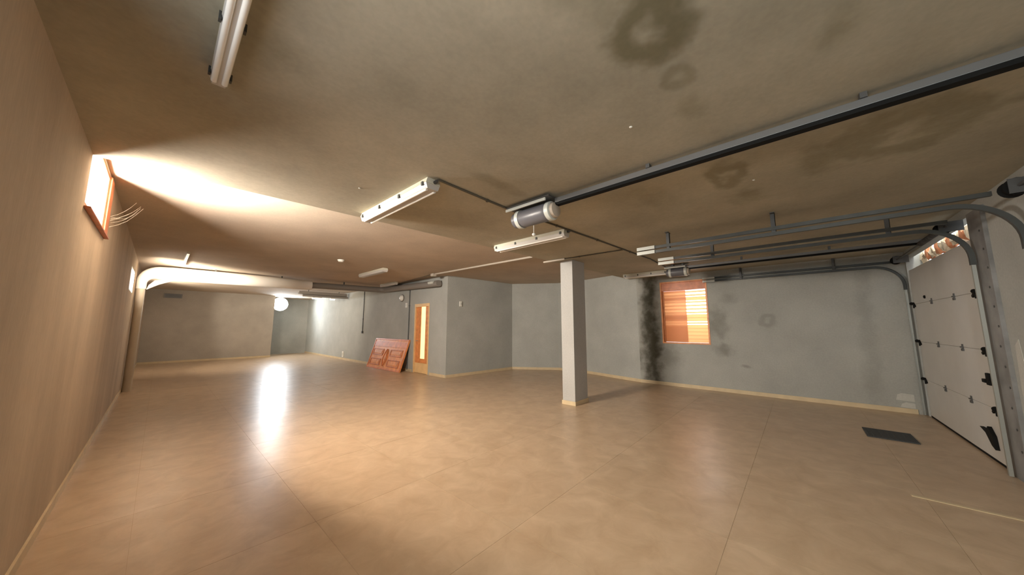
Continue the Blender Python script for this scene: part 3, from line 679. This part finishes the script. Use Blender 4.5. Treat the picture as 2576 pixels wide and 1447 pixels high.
def bulkhead(label, y, z):
    t = thing('wall_lamp', label, 'wall lamp', (XF, y, z))
    bm = nb(); lathe(bm, [(0.13, 0), (0.13, -0.03), (0.12, -0.04)], (XF-0.0005, y, z), 'x', 22); obj('base', bm, 'grey_or_duct_shade', t, 40)
    bm = nb(); lathe(bm, [(0.105, -0.0405), (0.095, -0.08), (0.06, -0.11), (0.02, -0.12)], (XF, y-0.03, z), 'x', 22); obj('globe', bm, 'white_enamel', t, 40)
bulkhead('round white lamp on the wall above the lit door', 10.45, 2.50)
def plate_switch(name, label, x, y, z, nx, w_=0.09, h_=0.13, cat='switch'):
    t = thing(name, label, cat, (x, y, z))
    if nx: boxes('plate', 'white_enamel', [(x-0.03, x-0.0005, y-w_/2, y+w_/2, z-h_/2, z+h_/2)], t, bev=0.006); boxes('rocker', 'pale_plastic', [(x-0.037, x-0.0305, y-w_/4, y+w_/4, z-h_/4, z+h_/4)], t, bev=0.002)
    else: boxes('plate', 'white_enamel', [(x-w_/2, x+w_/2, y-0.03, y-0.0005, z-h_/2, z+h_/2)], t, bev=0.006); boxes('rocker', 'pale_plastic', [(x-w_/4, x+w_/4, y-0.037, y-0.0305, z-h_/4, z+h_/4)], t, bev=0.002)
plate_switch('wall_sensor', 'white sensor box on the wall left of the lit door', XF, 10.13, 2.23, True, 0.10, 0.16, 'sensor')
plate_switch('wall_sensor', 'small white box high on the wall right of the projecting corner', 6.22, 7.7715, 2.19, False, 0.09, 0.16, 'sensor')
plate_switch('wall_socket', 'white socket low on the wall left of the leaning panel', XF, 15.55, 0.24, True, 0.16, 0.26, 'socket')

# ------------------------------------------------------------------ carved wooden door leaf leaning on its side
PW, PH = 2.42, 1.10
pn = thing('wooden_panel', 'orange carved wooden door leaf leaning on its side against the wall', 'door leaf', (5.36, 11.0, 0.0))
lean = math.asin(0.34/PH)
def pobj(name, lst, mat, bev=0.0):
    """built in local panel space: u along wall (-y), v up the panel, n out of its face (towards -x)"""
    bm = nb()
    for u0, u1, v0, v1, n0, n1 in lst: box(bm, u0, u1, v0, v1, n0, n1, bev=bev)
    return pfin(name, bm, mat)
def pfin(name, bm, mat, smooth=None):
    ca, sa = math.cos(lean), math.sin(lean)
    for v in bm.verts:
        u, vv, n_ = v.co
        v.co = Vector((vv*sa - n_*ca, -u, vv*ca + n_*sa))
    bmesh.ops.recalc_face_normals(bm, faces=bm.faces)
    me = bpy.data.meshes.new(name); bm.to_mesh(me); bm.free(); me.materials.append(MATS[mat])
    o = bpy.data.objects.new(name, me); C.objects.link(o); o.parent = pn; return o
hw = PW/2
pobj('board', [(-hw, hw, 0.0, PH, -0.045, -0.002)], 'wood_orange', 0.004)
pobj('top_rail', [(-hw+0.06, hw-0.06, PH-0.30, PH-0.10, -0.0015, 0.006)], 'wood_red', 0.003)
pobj('edge_moulding', [(-hw, -hw+0.05, 0.0, PH, -0.0015, 0.012), (hw-0.05, hw, 0.0, PH, -0.0015, 0.012), (-hw+0.05, hw-0.05, PH-0.05, PH, -0.0015, 0.012), (-hw+0.05, hw-0.05, 0.0, 0.05, -0.0015, 0.012)], 'wood_red', 0.003)
for u0, u1 in ((-hw+0.14, -0.30), (0.22, hw-0.18)):
    for v0, v1 in ((0.12, 0.36), (0.48, 0.72)):
        f = [(u0, u1, v0, v0+0.03, 0, 0.012), (u0, u1, v1-0.03, v1, 0, 0.012), (u0, u0+0.04, v0+0.03, v1-0.03, 0, 0.012), (u1-0.04, u1, v0+0.03, v1-0.03, 0, 0.012)]
        pobj('field_moulding', [(a, b, c, dd, -0.0015, nn) for a, b, c, dd, _, nn in f], 'wood_dark', 0.003)
        pobj('raised_field', [(u0+0.09, u1-0.09, v0+0.06, v1-0.06, -0.0015, 0.010)], 'wood_orange', 0.005)
for s in (-1, 1):
    bm = nb()
    pts = []
    for k in range(17):
        a = math.pi*k/16; pts.append((-0.04 + s*(0.015 + 0.12*math.sin(a)), 0.12 + 0.60*k/16, 0.004))
    tube(bm, pts, 0.014, 8); pfin('carved_scroll', bm, 'wood_dark')
bm = nb(); plate(bm, [(-0.04, 0.22, -0.001), (0.02, 0.42, -0.001), (-0.04, 0.62, -0.001), (-0.10, 0.42, -0.001)], (0, 0, 0.012)); pfin('carved_lozenge', bm, 'wood_orange')

# ------------------------------------------------------------------ things on the floor
t = thing('floor_mat', 'dark grey rectangular mat on the floor near the garage door', 'mat', (6.9, -0.8, 0))
boxes('mat_body', 'mat_rubber', [(6.64, 7.16, -1.03, -0.57, 0.0, 0.012)], t, bev=0.003)
bm = nb()
for k in range(9): box(bm, 6.67, 7.13, -1.0 + k*0.05, -0.985 + k*0.05, 0.012, 0.016)
o = obj('ribs', bm, 'mat_rubber', t); o['kind'] = 'stuff'
st = boxes('trim_1', 'cream_trim', [(4.62, 4.655, -1.49, -0.62, 0.0005, 0.006)]); struct(st, 'pale threshold strip on the floor at the lower right edge', 'threshold strip')
